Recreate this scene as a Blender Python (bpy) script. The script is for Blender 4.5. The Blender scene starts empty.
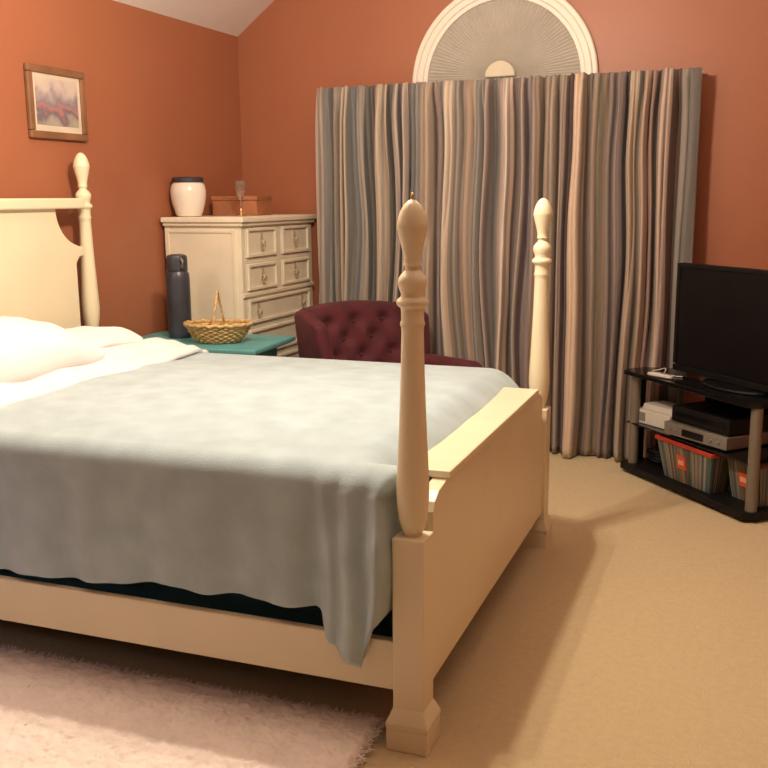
import bpy, bmesh, math, random
from mathutils import Vector, Matrix, noise
random.seed(7)
PI = math.pi
scn = bpy.context.scene
COL = scn.collection

# ------------------------------------------------------------------ materials
def lin(c):
    c = c / 255.0
    return c / 12.92 if c <= 0.04045 else ((c + 0.055) / 1.055) ** 2.4
def L3(r, g, b): return (lin(r), lin(g), lin(b), 1)

def mat(name, col, rough=0.6, metal=0.0, var=0.06, vscale=8.0, bump=0.0, bscale=60.0, sheen=0.0, coat=0.0, trans=0.0, spec=None):
    m = bpy.data.materials.new(name); m.use_nodes = True
    nt = m.node_tree; N = nt.nodes; K = nt.links
    b = N['Principled BSDF']
    b.inputs['Roughness'].default_value = rough
    b.inputs['Metallic'].default_value = metal
    if spec is not None: b.inputs['Specular IOR Level'].default_value = spec
    if sheen: b.inputs['Sheen Weight'].default_value = sheen
    if coat: b.inputs['Coat Weight'].default_value = coat
    if trans: b.inputs['Transmission Weight'].default_value = trans
    tc = N.new('ShaderNodeTexCoord')
    nz = N.new('ShaderNodeTexNoise'); nz.inputs['Scale'].default_value = vscale; nz.inputs['Detail'].default_value = 4
    K.new(tc.outputs['Object'], nz.inputs['Vector'])
    rp = N.new('ShaderNodeValToRGB')
    rp.color_ramp.elements[0].position = 0.3; rp.color_ramp.elements[1].position = 0.7
    rp.color_ramp.elements[0].color = tuple(c * (1 - var) for c in col[:3]) + (1,)
    rp.color_ramp.elements[1].color = tuple(min(1, c * (1 + var)) for c in col[:3]) + (1,)
    K.new(nz.outputs['Fac'], rp.inputs['Fac']); K.new(rp.outputs['Color'], b.inputs['Base Color'])
    if bump:
        n2 = N.new('ShaderNodeTexNoise'); n2.inputs['Scale'].default_value = bscale; n2.inputs['Detail'].default_value = 3
        K.new(tc.outputs['Object'], n2.inputs['Vector'])
        bp = N.new('ShaderNodeBump'); bp.inputs['Strength'].default_value = bump; bp.inputs['Distance'].default_value = 0.01
        K.new(n2.outputs['Fac'], bp.inputs['Height']); K.new(bp.outputs['Normal'], b.inputs['Normal'])
    return m

M = {}
M['wall'] = mat('terracotta_paint', (0.37, 0.128, 0.062), 0.45, var=0.03, vscale=2, bump=0.08, bscale=90)
M['wall_low_bounce'] = mat('low_bounce_brown', (0.10, 0.06, 0.04), 0.6)  # for the unseen front wall, darkened to cut bounced light
M['ceiling'] = mat('ceiling_paint', (0.76, 0.67, 0.62), 0.8, var=0.02, bump=0.1, bscale=60)
M['carpet'] = mat('beige_carpet', (0.60, 0.47, 0.27), 0.95, var=0.05, vscale=40, bump=0.5, bscale=170, sheen=0.2)
M['cream'] = mat('cream_painted_wood', (0.80, 0.71, 0.50), 0.38, var=0.03, vscale=3)
M['cream_old'] = mat('cream_chest_paint', (0.80, 0.71, 0.55), 0.5, var=0.05, vscale=6)
M['pull'] = mat('aged_pull_metal', (0.56, 0.47, 0.33), 0.45, metal=0.2)
M['brass'] = mat('brass', (0.80, 0.60, 0.30), 0.25, metal=1.0)
M['blanket'] = mat('pale_blue_plush', (0.41, 0.52, 0.56), 0.95, var=0.10, vscale=9, bump=0.14, bscale=160, sheen=0.25)
M['sheet'] = mat('white_cotton', (0.86, 0.81, 0.80), 0.9, var=0.02, bump=0.1, bscale=40, sheen=0.1)
M['teal'] = mat('teal_fabric', (0.025, 0.10, 0.11), 0.9, bump=0.2)
M['teal_paint'] = mat('teal_paint', (0.10, 0.33, 0.34), 0.5, var=0.12)
M['burgundy'] = mat('burgundy_velvet', (0.085, 0.011, 0.018), 0.8, var=0.25, vscale=12, bump=0.12, bscale=90, sheen=0.05)
M['darkwood'] = mat('dark_wood', (0.06, 0.025, 0.015), 0.4, var=0.3)
M['pink_fur'] = mat('pale_pink_pile', (0.92, 0.82, 0.75), 0.9, var=0.06, vscale=14, sheen=0.3)
M['white_trim'] = mat('white_trim_paint', (0.82, 0.76, 0.66), 0.45, var=0.02)
M['shade'] = mat('grey_pleated_shade', (0.44, 0.40, 0.345), 0.9, var=0.05, bump=0.1)
M['hub'] = mat('cream_shade_hub', (0.70, 0.62, 0.48), 0.8)
M['black'] = mat('black_plastic', (0.006, 0.0055, 0.006), 0.5, var=0.1, spec=0.25)
M['black_glass'] = mat('black_glass', (0.006, 0.006, 0.007), 0.15, var=0.1, spec=0.3)
M['screen'] = mat('dark_screen', (0.006, 0.005, 0.006), 0.35, var=0.2, spec=0.25)
M['silver'] = mat('silver_plastic', (0.25, 0.225, 0.195), 0.45, metal=0.3)
M['pole'] = mat('silver_tube', (0.23, 0.195, 0.16), 0.5, metal=0.4)
M['white_box'] = mat('white_card', (0.62, 0.57, 0.50), 0.7)
M['grey_patch'] = mat('grey_print', (0.22, 0.19, 0.17), 0.7)
M['red'] = mat('red_plastic', (0.46, 0.04, 0.022), 0.45)
M['orange_mark'] = mat('orange_red_print', (0.70, 0.10, 0.04), 0.5)
M['pale_mark'] = mat('pale_print', (0.80, 0.45, 0.30), 0.5)
M['red_dark'] = mat('dark_red_plastic', (0.10, 0.015, 0.015), 0.5)
M['thermos'] = mat('dark_slate_metal', (0.060, 0.062, 0.078), 0.35, metal=0.3, var=0.25)
M['wicker'] = mat('honey_wicker', (0.58, 0.38, 0.16), 0.6, var=0.35, vscale=50, bump=0.5, bscale=100)
M['wax'] = mat('white_ceramic', (0.82, 0.74, 0.64), 0.25, var=0.02)
M['lid'] = mat('dark_lid', (0.045, 0.035, 0.045), 0.4)
M['orange_wood'] = mat('orange_brown_wood', (0.38, 0.145, 0.065), 0.55, var=0.2)
M['glass'] = mat('clear_glass', (0.9, 0.88, 0.84), 0.05, trans=0.95)
M['frame'] = mat('brown_picture_frame', (0.23, 0.105, 0.05), 0.45, var=0.2)
M['mat_board'] = mat('cream_mat_board', (0.66, 0.54, 0.42), 0.8)

def painting_mat():
    m = bpy.data.materials.new('landscape_print'); m.use_nodes = True
    nt = m.node_tree; N = nt.nodes; K = nt.links; b = N['Principled BSDF']; b.inputs['Roughness'].default_value = 0.3
    tc = N.new('ShaderNodeTexCoord')
    sp = N.new('ShaderNodeSeparateXYZ'); K.new(tc.outputs['Object'], sp.inputs['Vector'])
    nz = N.new('ShaderNodeTexNoise'); nz.inputs['Scale'].default_value = 14; nz.inputs['Detail'].default_value = 3
    K.new(tc.outputs['Object'], nz.inputs['Vector'])
    # height with noise -> sky / trees / ground bands
    mp = N.new('ShaderNodeMapRange'); mp.inputs['From Min'].default_value = -0.13; mp.inputs['From Max'].default_value = 0.13
    K.new(sp.outputs['Z'], mp.inputs['Value'])
    ad = N.new('ShaderNodeMath'); ad.operation = 'MULTIPLY_ADD'; ad.inputs[1].default_value = 0.7
    K.new(nz.outputs['Fac'], ad.inputs[0]); K.new(mp.outputs['Result'], ad.inputs[2])
    sb = N.new('ShaderNodeMath'); sb.operation = 'SUBTRACT'; sb.inputs[1].default_value = 0.35
    K.new(ad.outputs[0], sb.inputs[0])
    r = N.new('ShaderNodeValToRGB'); K.new(sb.outputs[0], r.inputs['Fac'])
    st = [(0.0, (0.40, 0.36, 0.28)), (0.16, (0.36, 0.29, 0.24)), (0.28, (0.17, 0.13, 0.16)), (0.42, (0.42, 0.19, 0.18)),
          (0.52, (0.24, 0.19, 0.22)), (0.66, (0.36, 0.29, 0.29)), (0.80, (0.58, 0.46, 0.40)), (1.0, (0.60, 0.50, 0.42))]
    e = r.color_ramp.elements
    e[0].position, e[0].color = st[0][0], st[0][1] + (1,)
    e[1].position, e[1].color = st[-1][0], st[-1][1] + (1,)
    for p, c in st[1:-1]:
        q = e.new(p); q.color = c + (1,)
    K.new(r.outputs['Color'], b.inputs['Base Color'])
    return m
M['painting'] = painting_mat()

def stripes_mat(name, segs, rough=0.9, attr='fabric'):
    """vertical stripes by fabric coordinate (UV u); segs = [(u0,u1,(r,g,b) linear)], u in 0..1"""
    m = bpy.data.materials.new(name); m.use_nodes = True
    nt = m.node_tree; N = nt.nodes; K = nt.links; b = N['Principled BSDF']
    b.inputs['Roughness'].default_value = rough; b.inputs['Sheen Weight'].default_value = 0.15
    uv = N.new('ShaderNodeUVMap'); uv.uv_map = attr
    sp = N.new('ShaderNodeSeparateXYZ'); K.new(uv.outputs['UV'], sp.inputs['Vector'])
    out = None
    CH = 15
    for i in range(0, len(segs), CH):
        part = segs[i:i + CH]; a0 = part[0][0]; a1 = part[-1][1]
        mr = N.new('ShaderNodeMapRange'); mr.inputs['From Min'].default_value = a0; mr.inputs['From Max'].default_value = a1
        K.new(sp.outputs['X'], mr.inputs['Value'])
        r = N.new('ShaderNodeValToRGB'); r.color_ramp.interpolation = 'LINEAR'; K.new(mr.outputs['Result'], r.inputs['Fac'])
        e = r.color_ramp.elements
        pts = []
        for (s0, s1, c) in part:
            w = (s1 - s0) * 0.15
            pts.append(((s0 + w - a0) / (a1 - a0), c)); pts.append(((s1 - w - a0) / (a1 - a0), c))
        e[0].position, e[0].color = pts[0][0], tuple(pts[0][1]) + (1,)
        e[1].position, e[1].color = pts[-1][0], tuple(pts[-1][1]) + (1,)
        for p, c in pts[1:-1]:
            q = e.new(p); q.color = tuple(c) + (1,)
        if out is None: out = r.outputs['Color']
        else:
            g = N.new('ShaderNodeMath'); g.operation = 'GREATER_THAN'; g.inputs[1].default_value = a0
            K.new(sp.outputs['X'], g.inputs[0])
            mx = N.new('ShaderNodeMix'); mx.data_type = 'RGBA'
            K.new(g.outputs[0], mx.inputs['Factor']); K.new(out, mx.inputs['A']); K.new(r.outputs['Color'], mx.inputs['B'])
            out = mx.outputs['Result']
    K.new(out, b.inputs['Base Color'])
    return m

# ------------------------------------------------------------------ mesh builder
class MB:
    def __init__(s): s.v = []; s.f = []; s.uv = {}
    def add(s, vs, fs):
        o = len(s.v); s.v += [tuple(v) for v in vs]; s.f += [tuple(i + o for i in f) for f in fs]; return s
    def box(s, x0, x1, y0, y1, z0, z1):
        return s.add([(x0,y0,z0),(x1,y0,z0),(x1,y1,z0),(x0,y1,z0),(x0,y0,z1),(x1,y0,z1),(x1,y1,z1),(x0,y1,z1)],
                     [(0,3,2,1),(4,5,6,7),(0,1,5,4),(1,2,6,5),(2,3,7,6),(3,0,4,7)])
    def taper(s, b, t, z0, z1):
        """b,t = (x0,x1,y0,y1) at bottom and top"""
        return s.add([(b[0],b[2],z0),(b[1],b[2],z0),(b[1],b[3],z0),(b[0],b[3],z0),(t[0],t[2],z1),(t[1],t[2],z1),(t[1],t[3],z1),(t[0],t[3],z1)],
                     [(0,3,2,1),(4,5,6,7),(0,1,5,4),(1,2,6,5),(2,3,7,6),(3,0,4,7)])
    def lathe(s, prof, c=(0, 0, 0), n=32, sy=1.0):
        vs = []; fs = []
        for (r, z) in prof:
            for k in range(n):
                a = 2 * PI * k / n; vs.append((c[0] + r * math.cos(a), c[1] + sy * r * math.sin(a), c[2] + z))
        for i in range(len(prof) - 1):
            for k in range(n):
                k2 = (k + 1) % n
                fs.append((i*n+k, i*n+k2, (i+1)*n+k2, (i+1)*n+k))
        fs.append(tuple(reversed(range(n)))); fs.append(tuple((len(prof)-1)*n + k for k in range(n)))
        return s.add(vs, fs)
    def tube(s, pts, r, n=8, closed=False):
        pts = [Vector(p) for p in pts]; vs = []; fs = []; m = len(pts)
        up = Vector((0, 0, 1))
        for i, p in enumerate(pts):
            if closed: t = (pts[(i+1) % m] - pts[i-1]).normalized()
            else: t = (pts[min(i+1, m-1)] - pts[max(i-1, 0)]).normalized()
            a = up if abs(t.z) < 0.95 else Vector((1, 0, 0))
            u = t.cross(a).normalized(); w = t.cross(u).normalized()
            rr = r[i] if isinstance(r, (list, tuple)) else r
            for k in range(n):
                an = 2 * PI * k / n; vs.append(p + u * rr * math.cos(an) + w * rr * math.sin(an))
        for i in range(m if closed else m - 1):
            j = (i + 1) % m
            for k in range(n):
                k2 = (k + 1) % n; fs.append((i*n+k, j*n+k, j*n+k2, i*n+k2))
        if not closed:
            fs.append(tuple(range(n))); fs.append(tuple((m-1)*n + k for k in reversed(range(n))))
        return s.add(vs, fs)
    def prism(s, poly, axis, a, b):
        """poly in the plane normal to axis; axis 'x': (y,z), 'y': (x,z), 'z': (x,y)"""
        def P(p, t):
            return {'x': (t, p[0], p[1]), 'y': (p[0], t, p[1]), 'z': (p[0], p[1], t)}[axis]
        n = len(poly); vs = [P(p, a) for p in poly] + [P(p, b) for p in poly]
        fs = [tuple(reversed(range(n))), tuple(n + k for k in range(n))] + [(k, (k+1) % n, n + (k+1) % n, n + k) for k in range(n)]
        return s.add(vs, fs)
    def rbox(s, c, size, r, n=6, fn=None):
        """soft box: rounded by r, n cells per side; fn deforms each point"""
        hx, hy, hz = [d / 2 for d in size]; idx = {}; vs = []; fs = []
        def vert(i, j, k):
            key = (i, j, k)
            if key in idx: return idx[key]
            p = Vector(((i/n*2-1)*hx, (j/n*2-1)*hy, (k/n*2-1)*hz))
            q = Vector((max(-hx+r, min(hx-r, p.x)), max(-hy+r, min(hy-r, p.y)), max(-hz+r, min(hz-r, p.z))))
            d = p - q
            if d.length > 1e-9: p = q + d.normalized() * r
            if fn: p = fn(p)
            idx[key] = len(vs); vs.append(p + Vector(c)); return idx[key]
        for a in range(n):
            for b in range(n):
                fs.append((vert(a,b,0), vert(a,b+1,0), vert(a+1,b+1,0), vert(a+1,b,0)))
                fs.append((vert(a,b,n), vert(a+1,b,n), vert(a+1,b+1,n), vert(a,b+1,n)))
                fs.append((vert(a,0,b), vert(a+1,0,b), vert(a+1,0,b+1), vert(a,0,b+1)))
                fs.append((vert(a,n,b), vert(a,n,b+1), vert(a+1,n,b+1), vert(a+1,n,b)))
                fs.append((vert(0,a,b), vert(0,a,b+1), vert(0,a+1,b+1), vert(0,a+1,b)))
                fs.append((vert(n,a,b), vert(n,a+1,b), vert(n,a+1,b+1), vert(n,a,b+1)))
        return s.add(vs, fs)
    def grid(s, fn, nu, nv):
        vs = [fn(i / nu, j / nv) for i in range(nu + 1) for j in range(nv + 1)]
        fs = [(i*(nv+1)+j, (i+1)*(nv+1)+j, (i+1)*(nv+1)+j+1, i*(nv+1)+j+1) for i in range(nu) for j in range(nv)]
        return s.add(vs, fs)
    def build(s, name, m, parent=None, bevel=0.0, smooth=False, seg=2, solid=0.0, sub=0, loc=None, rot=None, uvf=None, fixn=True):
        me = bpy.data.meshes.new(name); me.from_pydata(s.v, [], s.f)
        if uvf:
            l = me.uv_layers.new(name='fabric')
            for lp in me.loops: l.data[lp.index].uv = uvf(lp.vertex_index)
        if fixn:
            bm = bmesh.new(); bm.from_mesh(me); bmesh.ops.recalc_face_normals(bm, faces=bm.faces); bm.to_mesh(me); bm.free()
        me.materials.append(M[m] if isinstance(m, str) else m)
        if smooth:
            for p in me.polygons: p.use_smooth = True
        o = bpy.data.objects.new(name, me); COL.objects.link(o)
        if smooth == 'auto':
            try: me.set_sharp_from_angle(angle=math.radians(35))
            except Exception: pass
        if solid:
            k = o.modifiers.new('thick', 'SOLIDIFY'); k.thickness = solid; k.offset = 0
        if bevel:
            k = o.modifiers.new('bevel', 'BEVEL'); k.width = bevel; k.segments = seg; k.limit_method = 'ANGLE'
        if sub:
            k = o.modifiers.new('sub', 'SUBSURF'); k.levels = sub; k.render_levels = sub
        if parent: o.parent = parent
        if loc: o.location = loc
        if rot: o.rotation_euler = rot
        return o

def tag(o, label=None, cat=None, group=None, kind=None):
    if label: o['label'] = label
    if cat: o['category'] = cat
    if group: o['group'] = group
    if kind: o['kind'] = kind
    return o
def empty(name, loc=(0, 0, 0), rz=0.0):
    o = bpy.data.objects.new(name, None); COL.objects.link(o); o.location = loc; o.rotation_euler = (0, 0, rz)
    o.empty_display_size = 0.1; return o
def copy_tree(o, parent=None):
    c = o.copy(); COL.objects.link(c); c.parent = parent
    for ch in list(o.children): copy_tree(ch, c)
    return c
def lerp(a, b, t): return a + (b - a) * t
def interp(tab, x):
    if x <= tab[0][0]: return tab[0][1]
    for (a, va), (b, vb) in zip(tab, tab[1:]):
        if x <= b: return lerp(va, vb, (x - a) / (b - a))
    return tab[-1][1]
def sstep(a, b, x):
    t = max(0, min(1, (x - a) / (b - a))); return t * t * (3 - 2 * t)

# ------------------------------------------------------------------ room shell
XL, XR, YB, YF = -3.164, 1.35, 5.455, -5.0
ZE = 2.438; SL = 0.735; XM = -1.10; ZP = ZE + SL * (XM - XL); ZR = ZP - SL * (XR - XM)
T = 0.12
MB().box(XL - T, XR + T, YF - T, YB + T, -0.15, 0).build('floor', 'carpet')['kind'] = 'structure'
MB().box(XL - T, XL, YF, YB, 0, ZE).build('wall_left', 'wall')['kind'] = 'structure'
MB().box(XR, XR + T, YF, YB, 0, ZR).build('wall_right', 'wall')['kind'] = 'structure'
gable = [(XL - T, 0), (XR + T, 0), (XR + T, ZR), (XM, ZP + 0.05), (XL - T, ZE)]
MB().prism(gable, 'y', YB, YB + T).build('wall_back', 'wall')['kind'] = 'structure'
MB().prism(gable, 'y', YF - T, YF).build('wall_front', 'wall_low_bounce')['kind'] = 'structure'
e = T
MB().prism([(XL - e, ZE - SL * e), (XM, ZP), (XR + e, ZR - SL * e), (XR + e, ZR - SL * e + T), (XM, ZP + T), (XL - e, ZE - SL * e + T)],
           'y', YF - T, YB + T).build('ceiling', 'ceiling')['kind'] = 'structure'

# arched window: casing, sash ring, pleated sunburst shade, hub
AX, AZ = -1.473, 2.085
RO, RI = 0.533, 0.452
def ring(r0, r1, y0, y1, z0=-0.12, n=48):
    """half annulus with short straight legs down to z0"""
    pts = [(AX - r1, AZ + z0)] + [(AX - r1 * math.cos(PI * k / n), AZ + r1 * math.sin(PI * k / n)) for k in range(n + 1)] + [(AX + r1, AZ + z0)]
    inn = [(AX - r0, AZ + z0)] + [(AX - r0 * math.cos(PI * k / n), AZ + r0 * math.sin(PI * k / n)) for k in range(n + 1)] + [(AX + r0, AZ + z0)]
    m = MB(); q = len(pts)
    vs = [(p[0], y0, p[1]) for p in pts] + [(p[0], y0, p[1]) for p in inn] + [(p[0], y1, p[1]) for p in pts] + [(p[0], y1, p[1]) for p in inn]
    fs = []
    for i in range(q - 1):
        fs += [(i, i+1, q+i+1, q+i), (2*q+i, 3*q+i, 3*q+i+1, 2*q+i+1), (i, 2*q+i, 2*q+i+1, i+1), (q+i, q+i+1, 3*q+i+1, 3*q+i)]
    fs += [(0, q, 3*q, 2*q), (q-1, 3*q-1, 4*q-1, 2*q-1)]
    return m.add(vs, fs)
win = empty('window_1', (0, 0, 0)); win['kind'] = 'structure'
ring(RI + 0.01, RO, YB - 0.028, YB - 0.001).build('window_casing', 'white_trim', win, bevel=0.008, smooth='auto')
ring(RI + 0.045, RO - 0.028, YB - 0.036, YB - 0.026).build('casing_bead', 'white_trim', win, bevel=0.004, smooth='auto')
ring(RI - 0.012, RI + 0.014, YB - 0.02, YB - 0.001).build('window_sash', 'white_trim', win, bevel=0.003, smooth='auto')
NP = 132
vs = []; fs = []
hc = (AX - 0.01, AZ + 0.035)
for k in range(NP + 1):
    a = PI * k / NP; dy = 0.0045 if k % 2 else 0.0
    for t in (0.07, 0.2, 0.4, 0.6, 0.8, 1.0):
        r = t * (RI - 0.005)
        vs.append((hc[0] - math.cos(a) * r + (AX - hc[0]) * t, YB - 0.006 - dy * (0.4 + 0.6 * t), hc[1] + math.sin(a) * r + (AZ - hc[1]) * t))
for k in range(NP):
    for j in range(5): fs.append((k*6+j, (k+1)*6+j, (k+1)*6+j+1, k*6+j+1))
vs += [(AX - RI, YB - 0.006, AZ - 0.12), (AX + RI, YB - 0.006, AZ - 0.12), (AX + RI, YB - 0.006, AZ + 0.03), (AX - RI, YB - 0.006, AZ + 0.03)]
fs.append((len(vs)-4, len(vs)-3, len(vs)-2, len(vs)-1))
MB().add(vs, fs).build('sunburst_shade', 'shade', win, fixn=False)
hp = [(hc[0] - 0.088 * math.cos(PI * k / 20), hc[1] - 0.01 + 0.088 * math.sin(PI * k / 20)) for k in range(21)]
MB().prism(hp, 'y', YB - 0.032, YB - 0.010).build('shade_hub', 'hub', win, bevel=0.008, smooth='auto')

# ------------------------------------------------------------------ curtains
# pixel columns measured on the photograph's curtain at one height -> fabric stripes with crease shade baked in, in metres along the rod
CX0, CX1, CY = -2.555, -0.395, 5.300
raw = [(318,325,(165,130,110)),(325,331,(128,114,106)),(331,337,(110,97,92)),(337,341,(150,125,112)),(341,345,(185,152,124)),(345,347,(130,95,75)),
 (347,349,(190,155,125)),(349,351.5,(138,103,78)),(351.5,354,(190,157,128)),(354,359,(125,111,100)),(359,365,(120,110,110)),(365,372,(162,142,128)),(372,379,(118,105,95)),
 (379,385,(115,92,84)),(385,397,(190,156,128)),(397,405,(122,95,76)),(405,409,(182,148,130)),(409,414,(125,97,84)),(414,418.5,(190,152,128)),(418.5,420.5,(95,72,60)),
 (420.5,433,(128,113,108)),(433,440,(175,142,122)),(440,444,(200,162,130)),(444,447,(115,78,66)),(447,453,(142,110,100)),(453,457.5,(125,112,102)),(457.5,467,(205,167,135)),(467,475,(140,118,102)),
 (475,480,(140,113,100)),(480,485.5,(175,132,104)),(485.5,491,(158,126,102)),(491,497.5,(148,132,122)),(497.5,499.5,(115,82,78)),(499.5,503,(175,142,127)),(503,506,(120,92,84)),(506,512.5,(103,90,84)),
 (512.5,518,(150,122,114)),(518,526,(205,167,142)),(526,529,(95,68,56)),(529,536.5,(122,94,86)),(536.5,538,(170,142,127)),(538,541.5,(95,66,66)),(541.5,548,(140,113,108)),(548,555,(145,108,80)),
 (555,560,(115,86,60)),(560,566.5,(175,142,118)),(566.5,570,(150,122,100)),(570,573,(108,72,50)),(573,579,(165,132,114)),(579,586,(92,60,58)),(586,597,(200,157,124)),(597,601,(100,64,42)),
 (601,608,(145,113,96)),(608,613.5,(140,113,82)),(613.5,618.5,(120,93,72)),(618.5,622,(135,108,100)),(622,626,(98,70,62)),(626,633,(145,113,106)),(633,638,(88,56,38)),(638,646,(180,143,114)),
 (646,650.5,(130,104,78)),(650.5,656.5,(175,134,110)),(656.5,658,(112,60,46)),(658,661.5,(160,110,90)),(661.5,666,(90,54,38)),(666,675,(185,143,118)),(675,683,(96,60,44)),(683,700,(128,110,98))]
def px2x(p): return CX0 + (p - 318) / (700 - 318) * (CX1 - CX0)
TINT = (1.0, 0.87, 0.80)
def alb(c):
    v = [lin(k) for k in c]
    lum = sum(v) / 3; boost = (0.30 / max(lum, 0.05)) ** 0.04      # barely lifts dark stripes; crease shade stays in the colour
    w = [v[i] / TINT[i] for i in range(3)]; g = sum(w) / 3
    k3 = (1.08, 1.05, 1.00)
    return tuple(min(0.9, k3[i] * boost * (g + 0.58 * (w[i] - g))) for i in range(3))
def make_curtain(x0, x1, label, seed):
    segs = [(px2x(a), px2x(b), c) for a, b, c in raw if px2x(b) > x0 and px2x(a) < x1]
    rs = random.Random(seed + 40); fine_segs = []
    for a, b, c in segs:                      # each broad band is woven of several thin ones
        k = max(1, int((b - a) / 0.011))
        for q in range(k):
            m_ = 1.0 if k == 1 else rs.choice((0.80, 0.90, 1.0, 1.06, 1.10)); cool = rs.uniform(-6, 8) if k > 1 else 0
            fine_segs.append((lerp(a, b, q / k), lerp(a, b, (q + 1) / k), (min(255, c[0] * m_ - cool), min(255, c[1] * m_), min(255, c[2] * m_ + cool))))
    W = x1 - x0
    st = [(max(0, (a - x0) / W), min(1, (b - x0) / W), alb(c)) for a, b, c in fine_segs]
    dm = []
    for a, b, c in segs:
        l = sum(c) / 3; w = b - a
        dm.append(((a + b) / 2, max(-1, min(1, (l - 122) / 32))))
        if w > 0.05: dm[-1] = (a + w * .3, dm[-1][1]); dm.append((b - w * .3, dm[-1][1]))
    rnd = random.Random(seed)
    def depth(x):
        return interp(dm, x)
    def sm(x):
        return (depth(x - 0.006) + 2 * depth(x) + depth(x + 0.006)) / 4
    nu, nv = int(W / 0.0030), 44
    ZT, ZB = 2.088, 0.004
    def f(u, v):
        x = x0 + u * W; z = lerp(ZT, ZB, v)
        hang = sstep(0, 0.10, v)
        d = sm(x)
        fine = math.sin(x * 190 + 2 * math.sin(x * 17)) * 0.5 + math.sin(x * 310 + 1.3) * 0.3
        big = math.sin(x * 42 + 1.5 * math.sin(x * 9))
        lo = sstep(0.35, 1, v)
        y = CY - 0.055 * d * (0.35 + 0.65 * hang) - fine * 0.008 * (1 - hang) - big * 0.018 * lo
        pw = 74 + 6 * math.sin(x * 5 + seed)
        ph_ = x * pw + 1.7 * math.sin(x * 13 + seed) + 2.4 * noise.noise(Vector((x * 3, v * 1.8, seed + 9)))
        y -= 0.026 * (abs(math.sin(ph_)) ** 0.6 - 0.5) * (1 - 0.35 * lo)
        if v < 0.03: y += 0.012 * sstep(0.0, 0.03, 0.03 - v)
        if x > -0.62 and z < 1.0: y += 0.0
        drift = 0.045 * noise.noise(Vector((x * 3.1, v * 1.6, seed))) * sstep(0.05, 0.6, v) + 0.020 * noise.noise(Vector((x * 9, v * 2.5, seed + 5))) * hang + 0.018 * noise.noise(Vector((x * 6.5, v * 3.2, seed + 21))) * sstep(0, .25, v)
        e = min(u, 1 - u) * 8; drift *= min(1, e)
        zz = z + (0.012 * noise.noise(Vector((x * 45, 0, seed))) if v < 0.02 else 0) + (0.006 * noise.noise(Vector((x * 4, 3, seed))) + .004 if v > 0.98 else 0)
        return (x + drift, y, max(zz, 0.004))
    m = MB().grid(f, nu, nv)
    def uvf(i): return ((i // (nv + 1)) / nu, (i % (nv + 1)) / nv)
    o = m.build('curtain', stripes_mat('striped_cloth_crease_shade', st), smooth=True, solid=0.004, uvf=uvf, fixn=False)
    return tag(o, label, 'curtain', 'striped floor length curtains')
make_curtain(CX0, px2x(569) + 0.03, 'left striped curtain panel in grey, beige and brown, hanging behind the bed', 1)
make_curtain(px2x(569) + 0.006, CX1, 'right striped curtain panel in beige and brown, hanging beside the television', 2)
rod = empty('curtain_rod', ((CX0 + CX1) / 2, CY + 0.080, 2.070))
tag(rod, 'slim pale curtain rod along the top of the striped curtains', 'curtain rod')
hw = (CX1 - CX0) / 2
MB().tube([(-hw, 0, 0), (hw, 0, 0)], 0.008, 12).build('rod', 'white_trim', rod, smooth='auto')
for sx in (-1, 1):
    MB().tube([(sx * hw, 0, 0), (sx * hw, YB - CY - 0.082, 0)], 0.007, 8).build('bracket', 'white_trim', rod, smooth='auto')

# ------------------------------------------------------------------ bed
BX, BY, PH = -0.823, 2.229, 0.027
BW, BL = 1.63, 2.21
bed = empty('four_poster_bed', (BX, BY, 0), PH)
tag(bed, 'cream painted four poster bed with turned posts and solid footboard', 'bed')
spindle = [(0.0235,0.0),(0.0245,0.008),(0.030,0.022),(0.036,0.045),(0.0400,0.075),(0.0425,0.115),(0.0420,0.15),(0.0395,0.20),(0.0365,0.27),(0.0335,0.34),
 (0.0310,0.41),(0.0290,0.48),(0.0280,0.53),(0.0285,0.545),(0.0310,0.550),(0.0310,0.556),(0.0285,0.562),(0.0285,0.585),(0.030,0.593),(0.0385,0.600),(0.0405,0.606),(0.0385,0.613),
 (0.030,0.620),(0.0285,0.627),(0.032,0.636),(0.0360,0.648),(0.0365,0.658),(0.034,0.668),(0.026,0.678),(0.0180,0.686),(0.0175,0.694),(0.0215,0.697),(0.0225,0.700),(0.0205,0.705),
 (0.0215,0.720),(0.0265,0.742),(0.0325,0.765),(0.0365,0.783),(0.0372,0.787),(0.0385,0.790),(0.0372,0.800),(0.0345,0.814),(0.029,0.830),(0.020,0.845),(0.010,0.854),(0.001,0.857)]
def make_post(x, y, zb, pin=False):
    h = 0.043; m = MB(); f = 0.058
    m.taper((-f,f,-f,f), (-f,f,-f,f), 0, 0.062)
    m.taper((-f,f,-f,f), (-f-.002,f+.002,-f-.002,f+.002), 0.062, 0.078)
    m.taper((-f-.002,f+.002,-f-.002,f+.002), (-h,h,-h,h), 0.078, 0.118)
    m.box(-h, h, -h, h, 0.11, zb)
    o = m.build('bed_post', 'cream', bed, bevel=0.0025)
    o.location = (x, y, 0)
    sp = MB().lathe([(r, z + zb - 0.001) for r, z in spindle], n=36).build('turned_spindle', 'cream', o, smooth='auto')
    if pin:
        MB().lathe([(0.004, -0.006), (0.004, 0.006), (0.0035, 0.012), (0.001, 0.015)], (0, 0, zb + 0.857), 12).build('finial_pin', 'brass', o, smooth=True)
        o['label'] = 'foot post with small brass pin on its finial'
make_post(0, 0, 0.591, True); make_post(0, BW, 0.591); make_post(-BL, 0, 0.818); make_post(-BL, BW, 0.818)
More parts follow.
